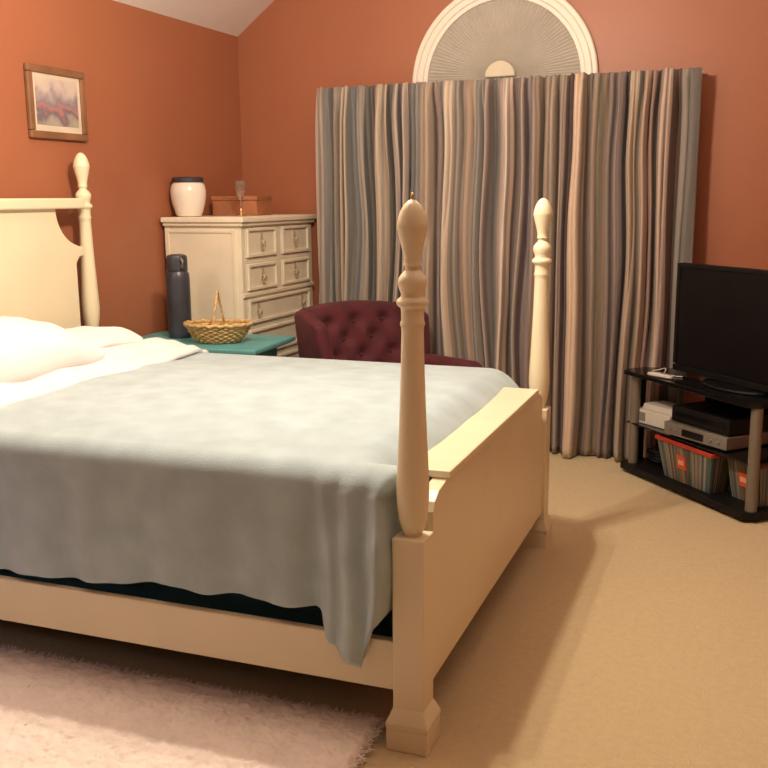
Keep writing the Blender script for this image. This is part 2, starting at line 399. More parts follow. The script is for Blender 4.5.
# footboard: panel with notched shoulders next to the posts, flat ledge on top
def shoulder(s):  # s=+1 near end, mirrored for far
    pts = [(0.040, 0.150), (0.040, 0.440), (0.056, 0.490), (0.068, 0.545), (0.074, 0.590), (0.079, 0.630), (0.092, 0.655), (0.130, 0.676), (0.195, 0.686), (0.222, 0.697)]
    return pts if s > 0 else [(BW - y, z) for y, z in reversed(pts)]
fb = MB().prism(shoulder(1) + shoulder(-1), 'x', -0.012, 0.031).build('footboard', 'cream', bed, bevel=0.002)
MB().box(-0.098, 0.042, 0.198, BW - 0.215, 0.690, 0.712).build('footboard_ledge', 'cream', fb, bevel=0.004)
# headboard: arched notch next to each post below a straight cap
def hb_side():
    p = [(0.105, 0.45), (0.105, 1.160), (0.080, 1.190), (0.042, 1.195), (0.042, 1.235), (0.090, 1.240)]
    c = (0.055, 1.415); 
    for k in range(0, 11):
        a = math.radians(-78 + 78 * k / 10); p.append((c[0] + 0.175 * math.cos(a), c[1] + 0.175 * math.sin(a)))
    return p
near = hb_side(); far = [(BW - y, z) for y, z in reversed(near)]
hb = MB().prism(near + far, 'x', -0.022, 0.018).build('headboard', 'cream', bed, bevel=0.003)
hb.location = (-BL, 0, 0)
MB().box(-0.045, 0.045, 0.045, BW - 0.045, 1.414, 1.462).build('headboard_cap', 'cream', hb, bevel=0.008)
for y0, y1 in ((-0.030, -0.004), (BW + 0.004, BW + 0.030)):
    MB().box(-BL + 0.04, -0.04, y0, y1, 0.160, 0.300).build('side_rail', 'cream', bed, bevel=0.004)

def bedthing(name, o, label, cat, group=None):
    o.location = (BX, BY, 0); o.rotation_euler = (0, 0, PH); return tag(o, label, cat, group)
b = MB().rbox((-1.10, BW / 2, 0.29), (2.08, 1.53, 0.20), 0.03, 10).build('box_spring', 'teal', smooth=True)
bedthing('', b, 'dark teal box spring showing in a thin strip above the bed rail', 'box spring')
b = MB().rbox((-1.12, BW / 2, 0.545), (2.04, 1.53, 0.31), 0.06, 14).build('mattress', 'teal', smooth=True)
bedthing('', b, 'mattress in dark teal sheet beneath the pale blue blanket', 'mattress')

# blanket: over the top, rounded at the near edge, hanging down the near side with a pointed corner at the foot
hem = [(-1.62,0.318),(-1.347,0.322),(-1.1,0.328),(-0.90,0.342),(-0.74,0.362),(-0.60,0.352),(-0.50,0.362),(-0.40,0.350),(-0.275,0.362),(-0.245,0.355),(-0.228,0.280),(-0.18,0.252),(-0.130,0.222),(-0.112,0.285),(-0.088,0.345),(-0.068,0.375),(-0.028,0.42)]
def blanket_pt(u, v):
    x = lerp(-1.60, -0.024, u ** 0.9); tuck = 0.085 * sstep(-0.082, -0.040, x)
    rr = 0.07
    endx = sstep(-0.20, -0.052, x)
    zt0 = 0.752
    # arc-length parameter: 0..0.34 near hang, 0.34..0.42 round, ..0.90 top, rest far drop
    zc = 0.690
    yn = -0.012
    if v < 0.34:
        t = v / 0.34; zh = interp(hem, x); z = lerp(zh, zc, t)
        flap = sstep(-0.26, -0.215, x) * (1 - sstep(0.55, 0.95, t))
        amp = 0.010 * (1 - t) ** 0.7 + 0.002
        y = yn - 0.004 * math.sin(t * PI) + amp * (math.sin(x * 23 + 1.0 + .8 * math.sin(x * 5)) + 0.5 * math.sin(x * 47 + 2)) - 0.034 * flap - 0.006 * (1 - t)
        # sharp folds near the foot corner
        g = sstep(-0.30, -0.20, x)
        y += g * (0.016 * math.cos((x + 0.205) * 2 * PI / 0.085) * (1 - 0.6 * t)) - 0.008 * g
        x2 = x + 0.012 * g * math.sin(t * 4)
        return Vector((min(x2, -0.026), y + tuck, z))
    if v < 0.44:
        a = (v - 0.34) / 0.10 * PI / 2
        g = sstep(-0.30, -0.20, x)
        off = 0.002 * (math.sin(x * 23 + 1.0 + .8 * math.sin(x * 5))) - 0.008 * g + g * 0.0064 * math.cos((x + 0.205) * 2 * PI / 0.085)
        s = 1 - a / (PI / 2)
        return Vector((x, yn + tuck * s * s + off * s + rr * (1 - math.cos(a)), zc + (zt0 - zc) * math.sin(a)))
    if v < 0.90:
        t = (v - 0.44) / 0.46
        y = lerp(yn + rr, BW - 0.06, t)
        z = zt0 + 0.022 * math.sin(min(1, t * 1.15) * PI) ** 0.8 * (1 if t * 1.15 < 1 else 0) + 0.009 * noise.noise(Vector((x * 2.2, y * 2.2, 1))) + 0.004 * noise.noise(Vector((x * 9, y * 7, 2)))
        z -= 0.105 * max(0, (x + 0.20) / 0.148) ** 2.2
        return Vector((x, y, z))
    t = (v - 0.90) / 0.10
    z = lerp(zt0, 0.50, t) - 0.105 * max(0, (x + 0.20) / 0.148) ** 2.2 * (1 - t)
    return Vector((x, BW - 0.06 + 0.07 * math.sin(min(1, t * 3) * PI / 2), z))
m = MB().grid(blanket_pt, 200, 130)
b = m.build('blanket', 'blanket', smooth=True, solid=0.010, fixn=False)
bedthing('', b, 'pale blue-grey plush blanket spread over the bed, its corner hanging by the foot post', 'blanket')

# white top sheet and comforter turned back at the head
def sheet_pt(u, v):
    x = lerp(-2.10, -1.545, u)
    e = sstep(0.92, 1.0, u)
    if v < 0.2:
        t = v / 0.2; z = lerp(0.42, 0.74, t); y = -0.028 + 0.012 * math.sin(x * 15)
    elif v < 0.9:
        t = (v - 0.2) / 0.7; y = lerp(-0.02, BW - 0.03, t)
        z = 0.785 + 0.024 * noise.noise(Vector((x * 6, y * 3, 7))) + 0.018 * noise.noise(Vector((x * 14, y * 6, 3)))
        z -= 0.03 * (1 - sstep(0, 0.04, t)) + 0.03 * sstep(0.96, 1, t)
        # a soft roll of bedding lying across the near side
        z += 0.035 * math.exp(-((x + 1.75) / 0.10) ** 2) * (0.6 + 0.4 * math.sin(y * 6 + 1))
        z -= 0.018 * e
    else:
        t = (v - 0.9) / 0.1; y = BW - 0.03 + 0.045 * math.sin(t * PI / 2); z = lerp(0.755, 0.60, t)
    if u > 0.985 : z -= 0.006
    return Vector((x + 0.008 * math.sin(y * 7), y, z))
b = MB().grid(sheet_pt, 60, 110).build('top_sheet', 'sheet', smooth=True, solid=0.022, fixn=False)
bedthing('', b, 'white top sheet and comforter turned back at the head of the bed', 'bedding')
def pillow(cx, cy, cz, sx, sy, sz, ry, rz, label, seed):
    def f(p):
        u, w = p.x / (sx / 2), p.y / (sy / 2)
        k = max(0, 1 - abs(u) ** 2.6) ** 0.5 * max(0, 1 - abs(w) ** 3.0) ** 0.5
        z = p.z * (0.10 + 0.9 * k) + 0.016 * noise.noise(Vector((p.x * 7, p.y * 7, seed)))
        pin = 1 - 0.07 * (1 - abs(w) ** 2) * abs(u) ** 3
        return Vector((p.x * pin, p.y * (1 - 0.05 * (1 - abs(u) ** 2) * abs(w) ** 3), z))
    m = MB().rbox((0, 0, 0), (sx, sy, sz), 0.045, 22, f)
    o = m.build('pillow', 'sheet', smooth=True)
    mt = Matrix.Translation((BX, BY, 0)) @ Matrix.Rotation(PH, 4, 'Z') @ Matrix.Translation((cx, cy, cz)) @ Matrix.Rotation(rz, 4, 'Z') @ Matrix.Rotation(ry, 4, 'Y')
    o.matrix_world = mt
    return tag(o, label, 'pillow', 'white pillows at the headboard')
pillow(-1.90, 0.60, 0.880, 0.46, 0.86, 0.20, 0.22, -0.03, 'plump white pillow heaped highest at the left against the headboard', 1)
pillow(-1.95, 1.25, 0.842, 0.34, 0.42, 0.085, 0.08, -0.05, 'flatter white pillow at the far side of the bed beside the head post', 4)

# ------------------------------------------------------------------ rug
rug = empty('shag_rug', (-1.85, 1.70, 0), PH)
tag(rug, 'pale pink shaggy rug on the carpet beside the bed', 'rug')
RX0, RX1, RY0, RY1 = -1.05, 0.94, -0.75, 0.565
MB().rbox(((RX0 + RX1) / 2, (RY0 + RY1) / 2, 0.007), (RX1 - RX0 - .02, RY1 - RY0 - .02, 0.012), 0.005, 8).build('backing', 'pink_fur', rug, smooth=True)
def pile(u, v):
    x, y = lerp(RX0, RX1, u), lerp(RY0, RY1, v)
    e = min(min(u, 1 - u) * (RX1 - RX0), min(v, 1 - v) * (RY1 - RY0))
    h = 0.020 + 0.007 * noise.noise(Vector((x * 34, y * 34, 0))) + 0.005 * noise.noise(Vector((x * 80, y * 80, 5))) + 0.004 * noise.noise(Vector((x * 11, y * 11, 2)))
    return (x + 0.006 * noise.noise(Vector((x * 40, y * 40, 8))), y + 0.008 * noise.noise(Vector((x * 40, y * 40, 11))), 0.003 + h * sstep(0, 0.025, e))
pl = MB().grid(pile, 420, 280)
vs = []; fs = []
rnd = random.Random(3)
for i in range(9000):
    if i % 3:
        x = rnd.uniform(RX0, RX1); y = rnd.uniform(RY0, RY1)
    else:
        x, y = rnd.choice(((rnd.uniform(RX0, RX1), RY1 - rnd.uniform(0, .03)), (RX1 - rnd.uniform(0, .03), rnd.uniform(RY0, RY1))))
    ed = 1 if (x > RX1 - .03 or y > RY1 - .03) else 0
    a = rnd.uniform(0, 2 * PI); l = rnd.uniform(0.004, 0.010); w = 0.0022; z0 = 0.008; z1 = rnd.uniform(0.018, 0.026)
    dx, dy = math.cos(a) * l, math.sin(a) * l
    if ed: dx, dy = (rnd.uniform(0.006, 0.02), dy) if x > RX1 - .03 else (dx, rnd.uniform(0.006, 0.02)); z1 = rnd.uniform(0.008, 0.020)
    px_, py_ = -math.sin(a) * w, math.cos(a) * w; n = len(vs)
    vs += [(x - px_, y - py_, z0), (x + px_, y + py_, z0), (x + dx * .6 + px_, y + dy * .6 + py_, lerp(z0, z1, .8)), (x + dx * .6 - px_, y + dy * .6 - py_, lerp(z0, z1, .8)), (x + dx * 1.3, y + dy * 1.3, z1)]
    fs += [(n, n + 1, n + 2, n + 3), (n + 3, n + 2, n + 4)]
pl.add(vs, fs).build('shag_pile', 'pink_fur', rug, smooth=True, fixn=False)['kind'] = 'stuff'

# ------------------------------------------------------------------ chest of drawers
CHX, CHY0, CHY1 = -2.646, 4.545, 5.40
ch = empty('chest_of_drawers', (CHX - 0.012, CHY0, 0.010))
tag(ch, 'tall cream chest of drawers standing in the corner behind the bed', 'chest of drawers')
D = 0.485; Wd = CHY1 - CHY0
m = MB().box(-D, -0.012, 0, Wd, 0.08, 1.30).box(-0.014, 0.0, 0.0, 0.045, 0.08, 1.30).box(-0.014, 0.0, Wd - 0.045, Wd, 0.08, 1.30)
rows = [(1.122, 1.293, 2), (0.941, 1.098, 2), (0.757, 0.905, 1), (0.575, 0.735, 1), (0.370, 0.552, 1), (0.165, 0.347, 1)]
edges = [1.30] + [z for r in rows for z in (r[1] - 0.004, r[0])] + [0.08]
zs = [(rows[0][1] - .002, 1.30)] + [(rows[i+1][1] - .002, rows[i][0] + .002) for i in range(5)] + [(0.08, rows[5][0] + .002)]
for a, b_ in zs: m.box(-0.014, -0.001, 0.045, Wd - 0.045, a, b_)
m.box(-0.013, -0.0002, 0.395, 0.45, 0.930, 1.295)
m.build('carcass', 'cream_old', ch, bevel=0.003)
MB().box(-D - 0.006, 0.016, -0.016, Wd + 0.016, -0.010, 0.075).build('plinth', 'cream_old', ch, bevel=0.004)
MB().box(-D - 0.004, 0.030, -0.030, Wd + 0.024, 1.318, 1.347).box(-D, 0.018, -0.018, Wd + 0.014, 1.298, 1.320).build('chest_top', 'cream_old', ch, bevel=0.006)
MB().box(0.0, 0.010, -0.004, Wd + 0.004, 0.912, 0.934).build('moulding', 'cream_old', ch, bevel=0.004)
MB().box(-D + 0.02, -0.035, -0.006, 0.002, 1.262, 1.28).box(-0.055, -0.030, -0.0065, 0.0025, 0.10, 1.285).box(-D + 0.005, -D + 0.03, -0.0065, 0.0025, 0.10, 1.285).build('side_moulding', 'cream_old', ch, bevel=0.003)
pull0 = None
def drawer(y0, y1, z0, z1, knobs):
    m = MB()
    m.box(-0.016, 0.000, y0 + .003, y1 - .003, z0 + .003, z1 - .003)
    # raised border with sunk field
    w = 0.020
    for q in ((y0 + .006, y1 - .006, z1 - w - .004, z1 - .006), (y0 + .006, y1 - .006, z0 + .006, z0 + w + .004), (y0 + .006, y0 + w + .006, z0 + w, z1 - w), (y1 - w - .006, y1 - .006, z0 + w, z1 - w)):
        m.box(0.0, 0.012, *q)
    d = m.build('drawer', 'cream_old', ch, bevel=0.0035)
    for ky in knobs:
        zc = (z0 + z1) / 2
        mm = MB()
        mm.prism([(ky + 0.016 * math.cos(a) , zc + 0.012 + 0.042 * math.sin(a)) for a in [2 * PI * k / 16 for k in range(16)]], 'x', 0.0, 0.004)
        n = 10; ring_ = [(0.016 + 0.004 * math.sin(2*PI*k/16), ky + 0.017 * math.cos(2 * PI * k / 16), zc - 0.022 + 0.022 * math.sin(2 * PI * k / 16)) for k in range(16)]
        mm.tube(ring_, 0.004, 8, closed=True)
        mm.tube([(0.002, ky, zc + 0.002), (0.022, ky, zc)], 0.006, 10)
        mm.build('drawer_pull', 'pull', d, smooth='auto')
for z0, z1, k in rows:
    if k == 2:
        drawer(0.048, 0.392, z0, z1, [0.22]); drawer(0.453, Wd - 0.048, z0, z1, [0.62])
    else: drawer(0.048, Wd - 0.048, z0, z1, [0.16, 0.70])

# things on the chest
CT = 1.358
jar = empty('candle_jar', (-3.055, 4.665, CT))
tag(jar, 'round white ceramic jar with a dark lid standing on the chest', 'jar')
MB().lathe([(0.060,0),(0.068,0.004),(0.078,0.03),(0.092,0.075),(0.098,0.115),(0.098,0.145),(0.092,0.172),(0.082,0.186)], n=40).build('jar_body', 'wax', jar, smooth='auto')
MB().lathe([(0.084,0.186),(0.088,0.190),(0.088,0.208),(0.080,0.216),(0.020,0.219),(0.001,0.220)], n=40).build('jar_lid', 'lid', jar, smooth='auto')
bx = empty('wooden_box', (-2.965, 5.10, CT), 0.12)
tag(bx, 'low orange-brown wooden box at the back of the chest top', 'box')
MB().box(-0.14, 0.14, -0.12, 0.12, 0, 0.085).build('box_body', 'orange_wood', bx, bevel=0.004)
MB().box(-0.145, 0.145, -0.125, 0.125, 0.087, 0.112).build('box_lid', 'orange_wood', bx, bevel=0.005)
cs = empty('glass_candlestick', (-2.80, 4.80, CT))
tag(cs, 'slender clear glass candlestick with a gold foot on the chest', 'candlestick')
MB().lathe([(0.030,0),(0.030,0.004),(0.010,0.012),(0.006,0.02),(0.009,0.03),(0.006,0.04)], n=24).build('gold_foot', 'brass', cs, smooth='auto')
MB().lathe([(0.005,0.04),(0.005,0.085),(0.011,0.10),(0.024,0.125),(0.031,0.16),(0.030,0.195),(0.028,0.195),(0.029,0.16),(0.022,0.127),(0.004,0.108)], n=28).build('glass_bowl', 'glass', cs, smooth='auto')

# ------------------------------------------------------------------ teal table by the far side of the bed
TZ = 0.742
tb = empty('side_table', (-2.695, 4.21, 0), 0.09)
tag(tb, 'teal painted side table between the bed and the cream chest', 'table')
MB().rbox((0, 0, TZ - 0.016), (0.80, 0.52, 0.032), 0.012, 10).build('tabletop', 'teal_paint', tb, smooth='auto')
MB().box(-0.31, 0.31, -0.21, 0.21, TZ - 0.12, TZ - 0.034).build('apron', 'teal_paint', tb, bevel=0.003)
for sx in (-1, 1):
    for sy in (-1, 1):
        MB().taper((sx*.295-.014, sx*.295+.014, sy*.195-.014, sy*.195+.014), (sx*.295-.022, sx*.295+.022, sy*.195-.022, sy*.195+.022), 0, TZ - 0.11).build('leg', 'teal_paint', tb, bevel=0.003)
fl = empty('insulated_flask', (-2.865, 4.24, TZ + .001))
tag(fl, 'tall dark slate flask standing on the teal table', 'flask')
MB().lathe([(0.056,0),(0.060,0.005),(0.062,0.03),(0.062,0.30),(0.060,0.33),(0.052,0.345)], n=36).build('flask_body', 'thermos', fl, smooth='auto')
MB().lathe([(0.050,0.345),(0.054,0.35),(0.054,0.41),(0.050,0.425),(0.030,0.432)], n=36).build('flask_cap', 'thermos', fl, smooth='auto')
MB().tube([(0.045, -0.032, 0.36), (0.064, -0.046, 0.375), (0.064, -0.046, 0.40), (0.045, -0.032, 0.415)], 0.006, 8).build('cap_tab', 'silver', fl, smooth=True)
bk = empty('wicker_basket', (-2.575, 4.15, TZ + .001), 0.3)
tag(bk, 'honey coloured oval wicker basket with a hoop handle on the teal table', 'basket')
m = MB(); n = 72
for k in range(9):
    t = k / 8; z = 0.008 + 0.082 * t; ra = 0.105 + 0.060 * t ** 0.8; rb = 0.075 + 0.042 * t ** 0.8
    ph = (k % 2) * PI
    m.tube([((ra + 0.0035 * math.sin(18 * 2 * PI * j / n + ph)) * math.cos(2 * PI * j / n), (rb + 0.0035 * math.sin(18 * 2 * PI * j / n + ph)) * math.sin(2 * PI * j / n), z) for j in range(n)], 0.0062, 6, closed=True)
for j in range(36):
    a = 2 * PI * j / 36
    m.tube([((0.105 + 0.060 * t ** 0.8) * math.cos(a), (0.075 + 0.042 * t ** 0.8) * math.sin(a), 0.004 + 0.088 * t) for t in (0, .33, .66, 1)], 0.003, 5)
m.lathe([(0.105, 0.002), (0.105, 0.008)], n=40, sy=0.72)
m.build('basket_bowl', 'wicker', bk, smooth=True)
MB().tube([(0.168 * math.cos(2*PI*j/60), 0.119 * math.sin(2*PI*j/60), 0.094 + 0.004 * math.sin(40*PI*j/60)) for j in range(60)], 0.010, 8, closed=True).build('basket_rim', 'wicker', bk, smooth=True)
MB().tube([(0.0 + 0.012*math.sin(a*2), -0.112 * math.cos(a), 0.09 + 0.165 * math.sin(a)) for a in [PI * k / 24 for k in range(25)]], 0.006, 8).build('basket_handle', 'wicker', bk, smooth=True)

# ------------------------------------------------------------------ burgundy armchair
ac = empty('armchair', (-1.885, 4.745, -0.024), math.radians(62))
tag(ac, 'burgundy button-tufted wing armchair between the bed and the curtains', 'armchair')
btn = [(-0.20, 0.80), (0.0, 0.80), (0.20, 0.80), (-0.10, 0.71), (0.10, 0.71), (-0.20, 0.62), (0.0, 0.62), (0.20, 0.62), (-0.10, 0.53), (0.10, 0.53)]
def backf(p):
    x, y, z = p.x, p.y, p.z
    # crown of the back is bowed, sides wrap forward
    yy = y + 0.0 - 0.35 * x * x
    if y < 0:
        g = 0
        for bxx, bz in btn:
            g += math.exp(-(((x - bxx) / 0.042) ** 2 + ((z + 0.645 - bz) / 0.042) ** 2))
        yy += 0.045 * g - 0.018
    zz = z - (0.22 * x * x if z > 0 else 0) * (z / 0.26)
    return Vector((x, yy + 0.10 * (z / 0.26), zz))
MB().rbox((0, 0.30, 0.645), (0.66, 0.14, 0.52), 0.05, 34, backf).build('backrest', 'burgundy', ac, smooth=True)
for i, (bxx, bz) in enumerate(btn):
    zl = bz - 0.645
    MB().lathe([(0.001,-0.004),(0.011,-0.003),(0.012,0.002),(0.006,0.006),(0.001,0.007)], n=14).build('tuft_button', 'burgundy', ac, smooth=True,
        loc=(bxx, 0.30 - 0.07 - 0.35 * bxx * bxx + 0.022 + 0.10 * (zl / 0.26), bz), rot=(PI / 2, 0, 0))
for sx in (-1, 1):
    def wf(p, sx=sx):
        t = (p.z + 0.15) / 0.30
        return Vector((p.x + sx * 0.03 * t * (1 - (p.y + .13) / .26), p.y + 0.05 * t + 0.02, p.z - 0.05 * sstep(0.05, -0.13, p.y) * t))
    MB().rbox((sx * 0.335, 0.17, 0.735), (0.085, 0.26, 0.30), 0.035, 16, wf).build('wing', 'burgundy', ac, smooth=True)
    MB().rbox((sx * 0.335, -0.02, 0.49), (0.11, 0.66, 0.24), 0.048, 16).build('arm', 'burgundy', ac, smooth=True)
MB().rbox((0, 0.0, 0.30), (0.60, 0.66, 0.20), 0.03, 10).build('seat_base', 'burgundy', ac, smooth=True)
MB().rbox((0, -0.05, 0.445), (0.54, 0.54, 0.13), 0.045, 14, lambda p: Vector((p.x, p.y, p.z * (1 + 0.25 * (1 - (p.x / .27) ** 2) * (1 - (p.y / .27) ** 2))))).build('seat_cushion', 'burgundy', ac, smooth=True)
for sx in (-1, 1):
    for sy in (-1, 1):
        MB().lathe([(0.014,0.024),(0.018,0.03),(0.022,0.12),(0.028,0.21)], n=16).build('leg', 'darkwood', ac, smooth='auto', loc=(sx * 0.26, sy * 0.27, 0))

# ------------------------------------------------------------------ framed picture on the left wall
pic = empty('framed_picture', (XL + 0.001, 3.752, 1.895))
tag(pic, 'small framed landscape print hanging on the terracotta wall above the bed', 'picture')
PW, PHt = 0.395, 0.325
m = MB()
w = 0.034
for q in ((-PW/2, PW/2, PHt/2 - w, PHt/2), (-PW/2, PW/2, -PHt/2, -PHt/2 + w), (-PW/2, -PW/2 + w, -PHt/2 + w, PHt/2 - w), (PW/2 - w, PW/2, -PHt/2 + w, PHt/2 - w)):
    m.box(0, 0.022, *q)
m.build('picture_frame', 'frame', pic, bevel=0.006)
MB().box(0.0, 0.010, -PW/2 + w - .002, PW/2 - w + .002, -PHt/2 + w - .002, PHt/2 - w + .002).build('mat_board', 'mat_board', pic)
MB().box(0.010, 0.012, -PW/2 + 0.055, PW/2 - 0.055, -PHt/2 + 0.062, PHt/2 - 0.052).build('print', 'painting', pic)

# ------------------------------------------------------------------ television stand and what it holds
SA = math.atan2(-0.729, 0.685)
SX, SY = -0.715, 5.117           # left front corner; local x runs along the front, local y goes back
def rack_thing(name, s, d, z, rz=0.0):
    c, q = math.cos(SA), math.sin(SA)
    return empty(name, (SX + c * s - q * d, SY + q * s + c * d, z), SA + rz)
st = rack_thing('television_stand', 0, 0, 0)
tag(st, 'black corner television stand with silver tube posts and glass shelves', 'television stand')
FW = 0.985
def shelf_poly(inset=0.0, front=0.0):
    return [(0.0 + inset, 0.05 + front), (0.03, front), (FW - 0.03, front), (FW - inset, 0.05 + front), (FW - inset, 0.16), (FW - 0.22, 0.42), (0.22, 0.42), (inset, 0.16)]
MB().prism(shelf_poly(), 'z', 0.018, 0.052).build('bottom_shelf', 'black', st, bevel=0.004)
MB().prism(shelf_poly(0.02, 0.03), 'z', 0.266, 0.274).build('middle_shelf', 'black_glass', st, bevel=0.002)
MB().prism(shelf_poly(), 'z', 0.530, 0.552).build('top_shelf', 'black_glass', st, bevel=0.003)
for sx in (0.066, FW - 0.034):
    MB().lathe([(0.026, 0.050), (0.026, 0.532)], n=28).build('tube_post', 'pole', st, smooth='auto', loc=(sx, 0.055, 0))
for sx in (0.012,):
    MB().box(sx - 0.012, sx + 0.008, 0.10, 0.155, 0.05, 0.532).build('side_upright', 'black', st, bevel=0.003)
MB().box(0.20, FW - 0.20, 0.395, 0.412, 0.05, 0.532).build('back_panel', 'black', st, bevel=0.003)
for sx, sy in ((0.08, 0.06), (FW - 0.08, 0.06), (0.28, 0.36), (FW - 0.28, 0.36)):
    MB().lathe([(0.020, 0), (0.022, 0.018)], n=16).build('foot', 'black', st, smooth='auto', loc=(sx, sy, 0))

tv = rack_thing('television', 0.650, 0.20, 0.553)
tag(tv, 'black flat screen television standing on the corner stand', 'television')
tw, th0, th1 = 0.460, 0.016, 0.565
m = MB().box(-tw, tw, -0.005, 0.035, th0, th1).taper((-0.25, 0.25, 0.03, 0.065), (-0.22, 0.22, 0.03, 0.06), th0 + 0.06, th1 - 0.10)
tvb = m.build('casing', 'black', tv, bevel=0.006)
m = MB()
for q in ((-tw, tw, th1 - 0.022, th1), (-tw, tw, th0, th0 + 0.030), (-tw, -tw + 0.022, th0 + .036, th1 - .02), (tw - 0.022, tw, th0 + .036, th1 - .02)):
    m.box(q[0], q[1], -0.017, -0.004, q[2], q[3])
m.build('bezel', 'black', tv, bevel=0.003)
MB().box(-tw + 0.020, tw - 0.020, -0.011, -0.004, th0 + 0.036, th1 - 0.020).build('screen', 'screen', tv)
MB().box(-0.05, 0.05, 0.005, 0.03, 0.012, th0 + 0.02).build('neck', 'black', tv, bevel=0.004)
MB().lathe([(0.20, 0), (0.205, 0.004), (0.195, 0.012), (0.06, 0.018)], n=48, sy=0.58).build('base', 'black_glass', tv, smooth='auto')

# little things on the top shelf, left of the screen
ad = rack_thing('remote_control', 0.285, 0.045, 0.553, 0.25)
tag(ad, 'pale remote control lying on the top shelf left of the television', 'remote control')
MB().rbox((0, 0, 0.010), (0.15, 0.042, 0.019), 0.007, 6).build('shell', 'white_box', ad, smooth=True)
MB().rbox((0.03, 0, 0.0195), (0.06, 0.026, 0.004), 0.0018, 4).build('keypad', 'grey_patch', ad, smooth=True)
m = MB(); pts = []
for k in range(60):
    t = k / 59; pts.append((lerp(-0.13, 0.08, t), 0.04 * math.sin(t * 7) - 0.005, 0.004 + 0.016 * max(0, math.sin(t * PI * 2)) ** 2))
m.tube(pts, 0.0032, 6)
cb = m.build('charging_cable', 'white_box', smooth=True); q = rack_thing('tmp', 0.255, 0.115, 0.553); cb.location = q.location; cb.rotation_euler = q.rotation_euler; bpy.data.objects.remove(q)
tag(cb, 'thin pale cable trailing over the top shelf beside the television', 'cable')

# middle shelf
wb = rack_thing('white_carton', 0.175, 0.165, 0.275, 0.10)
tag(wb, 'white carton with a grey print at the left of the middle shelf', 'box')
MB().box(-0.13, 0.13, -0.09, 0.08, 0, 0.075).build('carton', 'white_box', wb, bevel=0.004)
MB().box(-0.115, -0.05, -0.0915, -0.089, 0.014, 0.060).build('printed_mark', 'grey_patch', wb)
MB().taper((-0.10,0.12,-0.07,0.07), (-0.09,0.115,-0.065,0.065), 0.075, 0.105).build('carton_flap', 'white_box', wb, bevel=0.004)
dp = rack_thing('disc_player', 0.545, 0.185, 0.275, 0.10)
tag(dp, 'silver disc player on the middle shelf beneath a black box', 'disc player')
MB().box(-0.21, 0.20, -0.14, 0.14, 0.006, 0.068).build('housing', 'silver', dp, bevel=0.004)
MB().box(-0.085, 0.055, -0.1425, -0.139, 0.018, 0.052).build('display_window', 'black_glass', dp)
for sx in (-0.17, -0.135, 0.10, 0.15):
    MB().lathe([(0.009, 0), (0.009, 0.004), (0.007, 0.006)], n=14).build('button', 'silver', dp, smooth='auto', loc=(sx, -0.14, 0.035), rot=(PI / 2, 0, 0))
for sx in (-0.18, 0.17):
    for sy in (-0.11, 0.11):
        MB().lathe([(0.012, 0), (0.012, 0.007)], n=12).build('foot', 'black', dp, smooth='auto', loc=(sx, sy, 0))
rc = rack_thing('cable_box', 0.555, 0.20, 0.344, 0.06)
tag(rc, 'black receiver box stacked on top of the silver disc player', 'receiver')
MB().box(-0.20, 0.19, -0.13, 0.13, 0.004, 0.082).build('housing', 'black', rc, bevel=0.004)
MB().box(-0.17, 0.16, -0.132, -0.129, 0.03, 0.055).build('front_window', 'black_glass', rc)
for sx in (-0.17, 0.16):
    for sy in (-0.1, 0.1): MB().lathe([(0.01, 0), (0.01, 0.005)], n=10).build('foot', 'black', rc, loc=(sx, sy, 0))

